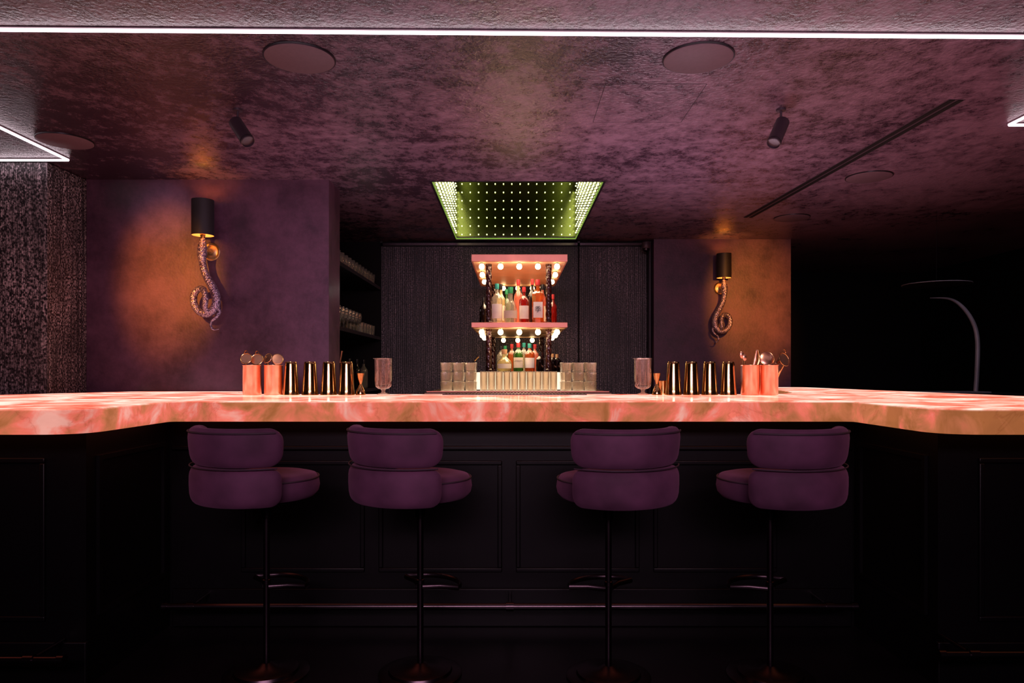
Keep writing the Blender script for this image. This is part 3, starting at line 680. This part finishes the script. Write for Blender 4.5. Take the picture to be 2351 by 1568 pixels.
wine = cgl('stemmed_glass', [(.0001,0),(.034,0),(.035,.003),(.006,.008),(.005,.07),(.020,.078),(.038,.105),(.042,.14),(.036,.172),(.034,.172),(.040,.14),(.036,.107),(.018,.082),(.0001,.078)], (-1.40,5.36,1.63), 'clear stemmed glass standing on the middle alcove shelf', 'stemmed glasses on the middle alcove shelf', 0, 8)
for row in range(2):
    for i in range(14):
        y = 5.36+i*.128+.05*row; x = -1.40-.12*row
        if row or i: dup(wg, (x,y,2.14))
        if i < 9:
            if row or i: dup(wine, (x,y,1.63))
        else: dup(wg, (x,y,1.63), None, 'small clear glass standing at the far end of the middle alcove shelf', 'small glasses on the middle alcove shelf')
t = thing('beer_tap', 'dark metal draught tap on the lowest alcove shelf', 'tap', (-1.5,5.9,1.12))
obj('column', lathe(B(), [(.0001,0),(.05,0),(.05,.01),(.025,.02),(.022,.2),(.03,.22),(.03,.26),(.0001,.27)], 24), M_['brass'], t)
obj('spout', tube(B(), smooth_path([(.02,0,.22),(.09,0,.22),(.11,0,.19),(.11,0,.15)],5), .01, 10), M_['brass'], t)
obj('handle', tube(B(), [(.06,0,.23),(.075,0,.33)], [.008,.014], 10), M_['copper'], t)
for i, (y, kd) in enumerate(((5.5,'clear'),(6.2,'amber'),(6.5,'dark'),(6.8,'clear'))):
    bottle(-1.43, y, 1.12, .27, .04, kd, blk, None, ('clear bottle nearest on the lowest alcove shelf','amber bottle beside the tap on the alcove shelf','dark bottle on the lowest alcove shelf','clear bottle farthest on the lowest alcove shelf')[i], grp='bottles in the alcove')

# ---------------------------------------------------------------- sconces
def sconce(loc, m, label):
    t = thing('snake_sconce', label, 'wall lamp', loc, 0, 'snake wall sconces')
    obj('backplate', lathe(B(), [(.0001,.001),(.062,.001),(.063,.005),(.058,.009),(.050,.006),(.040,.006),(.034,.010),(.014,.010),(.012,.014),(.0001,.014)], 40, Matrix.Rotation(R(90),4,'X')), M_['brassdull'], t)
    obj('arm', tube(B(), [(0,-.012,0),(0,-.135,-.005)], .008, 10), M_['brassdull'], t)
    px = [(463,546,0),(461,556,-.004),(460,568,-.006),(460,582,0),(461,600,0),(465,620,0),(474,640,0),(485,660,0),(493,682,0),(490,704,.0),(475,719,.0),(456,716,0),(443,700,0),(441,680,0),(449,666,.004),(463,663,.014),(472,675,.034),(474,692,.040),(472,707,.034),(477,714,.01),(485,706,-.006),(494,704,-.012),(499,715,-.01),(493,728,-.0),(483,736,0),(480,746,0),(486,756,0),(499,755,0)]
    path = smooth_path([(m*(a-462)/341., -.135-c_, (853-b_)*.002932-.831) for a, b_, c_ in px], 6)
    rad = [.011,.022,.032,.033,.024,.024,.026,.028,.028,.028,.027,.025,.024,.023,.022,.021,.020,.019,.018,.016,.015,.014,.012,.011,.009,.008,.006,.003]
    obj('snake_body', tube(B(), path, rad, 20), M_['snake'], t, ang=80)
    for s in (-1,1):
        obj('eye', lathe(B(), [(.0001,-.005),(.005,0),(.0001,.005)], 8, Matrix.Translation((s*.020,-.158,.022))), M_['dkmetal'], t)
    obj('lamp_holder', lathe(B(), [(.009,.062),(.012,.07),(.018,.09),(.020,.11),(.015,.13)], 20, Matrix.Translation((0,-.135,0))), M_['brass'], t)
    obj('bulb', lathe(B(), [(.0001,.125),(.016,.135),(.026,.165),(.02,.195),(.0001,.205)], 20, Matrix.Translation((0,-.135,0))), M_['bulb'], t)
    obj('lamp_shade', lathe_open(B(), [(.072,.087),(.072,.327),(.0705,.327),(.0705,.087)], 48, Matrix.Translation((0,-.135,0))), M_['shade'], t)
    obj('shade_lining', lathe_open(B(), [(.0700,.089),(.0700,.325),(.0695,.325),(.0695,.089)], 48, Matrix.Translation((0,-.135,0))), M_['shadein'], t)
sconce((-2.088,4.9,2.108), 1, 'snake shaped wall sconce with black shade on the near left purple wall')
sconce((2.095,7.11,2.115), -1, 'snake shaped wall sconce with black shade on the far right wall')

# ---------------------------------------------------------------- right side dark lamp
t = thing('side_counter', 'black side counter beyond the right end of the bar', 'counter', (3.7,5.95,0))
obj('cabinet', box(B(), -.5,.5,-.3,.35,0,1.06), M_['black'], t); obj('counter_top', box(B(), -.53,.53,-.33,.38,1.06,1.10), M_['black'], t, bevel=.003)
am = pmat('arch_grey_metal', (.13,.115,.13), .4, .3)
t = thing('arched_lamp', 'dark arched metal lamp on the black counter at far right', 'lamp', (X(2175,5.85),5.85,1.10))
obj('base', box(B(), -.30,.30,-.1,.1,0,.014), am, t, bevel=.003)
q = [(2240,897),(2243,850),(2244,780),(2234,738),(2210,703),(2180,684),(2135,682)]
obj('arch', tube(B(), smooth_path([((a-2175)/277.,0,(900-b_)/277.) for a,b_ in q],8), [.018,.018,.018,.017,.015,.010,.002], 12), am, t)
t = thing('disc_pendant', 'thin dark disc pendant hanging above the arched lamp', 'pendant lamp', (X(2150,5.85),5.85,2.0))
obj('disc', lathe(B(), [(.0001,-.006),(.25,-.005),(.255,0),(.25,.004),(.03,.008),(.0001,.010)], 48), M_['dkmetal'], t)
obj('rim', tube(B(), circ(.254,0,48), .003, 6, True), am, t)
obj('cord', tube(B(), [(0,0,.008),(0,0,CZ-2.0)], .0012, 6), M_['black'], t)

# ---------------------------------------------------------------- lights
def aim(o, loc, target):
    o.location = loc; o.rotation_euler = (Vector(target)-Vector(loc)).to_track_quat('-Z','Y').to_euler()
def area(loc, target, e, col, sx, sy, spread=None):
    l = bpy.data.lights.new('area', 'AREA'); l.energy = e; l.color = col; l.shape = 'RECTANGLE'; l.size = sx; l.size_y = sy
    if spread: l.spread = R(spread)
    o = bpy.data.objects.new('area_light', l); C.objects.link(o); aim(o, loc, target); return o
def spotl(loc, target, e, col, ang, blend=.6, rad=.03, sc=None):
    l = bpy.data.lights.new('spot', 'SPOT'); l.energy = e; l.color = col; l.spot_size = R(ang); l.spot_blend = blend; l.shadow_soft_size = rad
    o = bpy.data.objects.new('spot_light', l); C.objects.link(o); aim(o, loc, target)
    if sc: o.scale = sc
    return o
def pointl(loc, e, col, rad=.03):
    l = bpy.data.lights.new('point', 'POINT'); l.energy = e; l.color = col; l.shadow_soft_size = rad
    o = bpy.data.objects.new('point_light', l); C.objects.link(o); o.location = loc; return o
PINK = (1,.72,.86)
area((.9,4.50,.95), (1.0,4.30,2.61), 17, PINK, 1.0, .35, 130)  # added uplight hidden behind the counter, brightens the ceiling on the right
area((-.9,4.50,.95), (-.9,4.40,2.61), 6.5, PINK, 1.0, .35, 130)  # weaker added uplight behind the counter for the left ceiling
area((.5,1.1,.5), (.7,2.0,2.61), 20, PINK, 2.2, .6, 95)  # added uplight out of view, for the ceiling nearest the camera
area((0,-1.4,2.3), (0,3.0,.75), 24, (.97,.62,.82), 3.0, .4, 80)  # added fill behind the camera to lift the stools
ORG = (1,.33,.035)
spotl((-2.2,3.0,2.2), (-2.38,4.9,1.90), 400, ORG, 38, 1, .03, (.66,1,1))
spotl((-1.9,3.1,2.4), (-2.42,4.9,2.38), 45, (.95,.80,.9), 17, 1)
spotl((2.0,4.4,2.3), (2.46,7.11,1.95), 600, ORG, 38, 1, .03, (.62,1,1))
spotl((-.4,3.3,2.4), (-1.7,4.9,2.0), 22, (.95,.6,.9), 46, 1)
for s in (-1,1): spotl((s*1.25,3.2,2.5), (s*1.22,4.15,1.25), 24, (1,.75,.6), 34, .8, .05)  # warm spots added to brighten the tins and cups
for x, y, z in ((-2.088,4.765,2.37),(2.095,6.975,2.38)): pointl((x,y,z), 1.5, (1,.5,.12), .015)
area((.054,5.8,2.07), (.054,5.8,1.6), 13, (1,.74,.46), .45, 1.2, 150)
area((.054,5.8,1.585), (.054,5.8,1.2), 9, (1,.74,.46), .45, 1.2, 150)
for z in (1.53, 2.0): pointl((.054,5.2,z), 1.6, (1,.70,.42), .06)
pointl((-1.22,5.9,1.95), .4, (1,.85,.8), .05)  # small unseen light added for the alcove glasses
area((3.2,4.6,2.5), (3.7,5.85,1.6), 1.5, (.85,.75,.95), .3, .3, 70)  # weak unseen light added to pick out the arched lamp
w_ = bpy.data.worlds.new('World'); S.world = w_; w_.use_nodes = True
w_.node_tree.nodes['Background'].inputs[0].default_value = (.5,.25,.4,1); w_.node_tree.nodes['Background'].inputs[1].default_value = .002

cam = bpy.data.cameras.new('Camera'); co = bpy.data.objects.new('Camera', cam); C.objects.link(co)
co.location = (0,0,EZ); co.rotation_euler = (R(90),0,0); cam.sensor_width = 36; cam.lens = F/2351*36; cam.shift_y = 69/2351; cam.clip_start = .05
S.camera = co
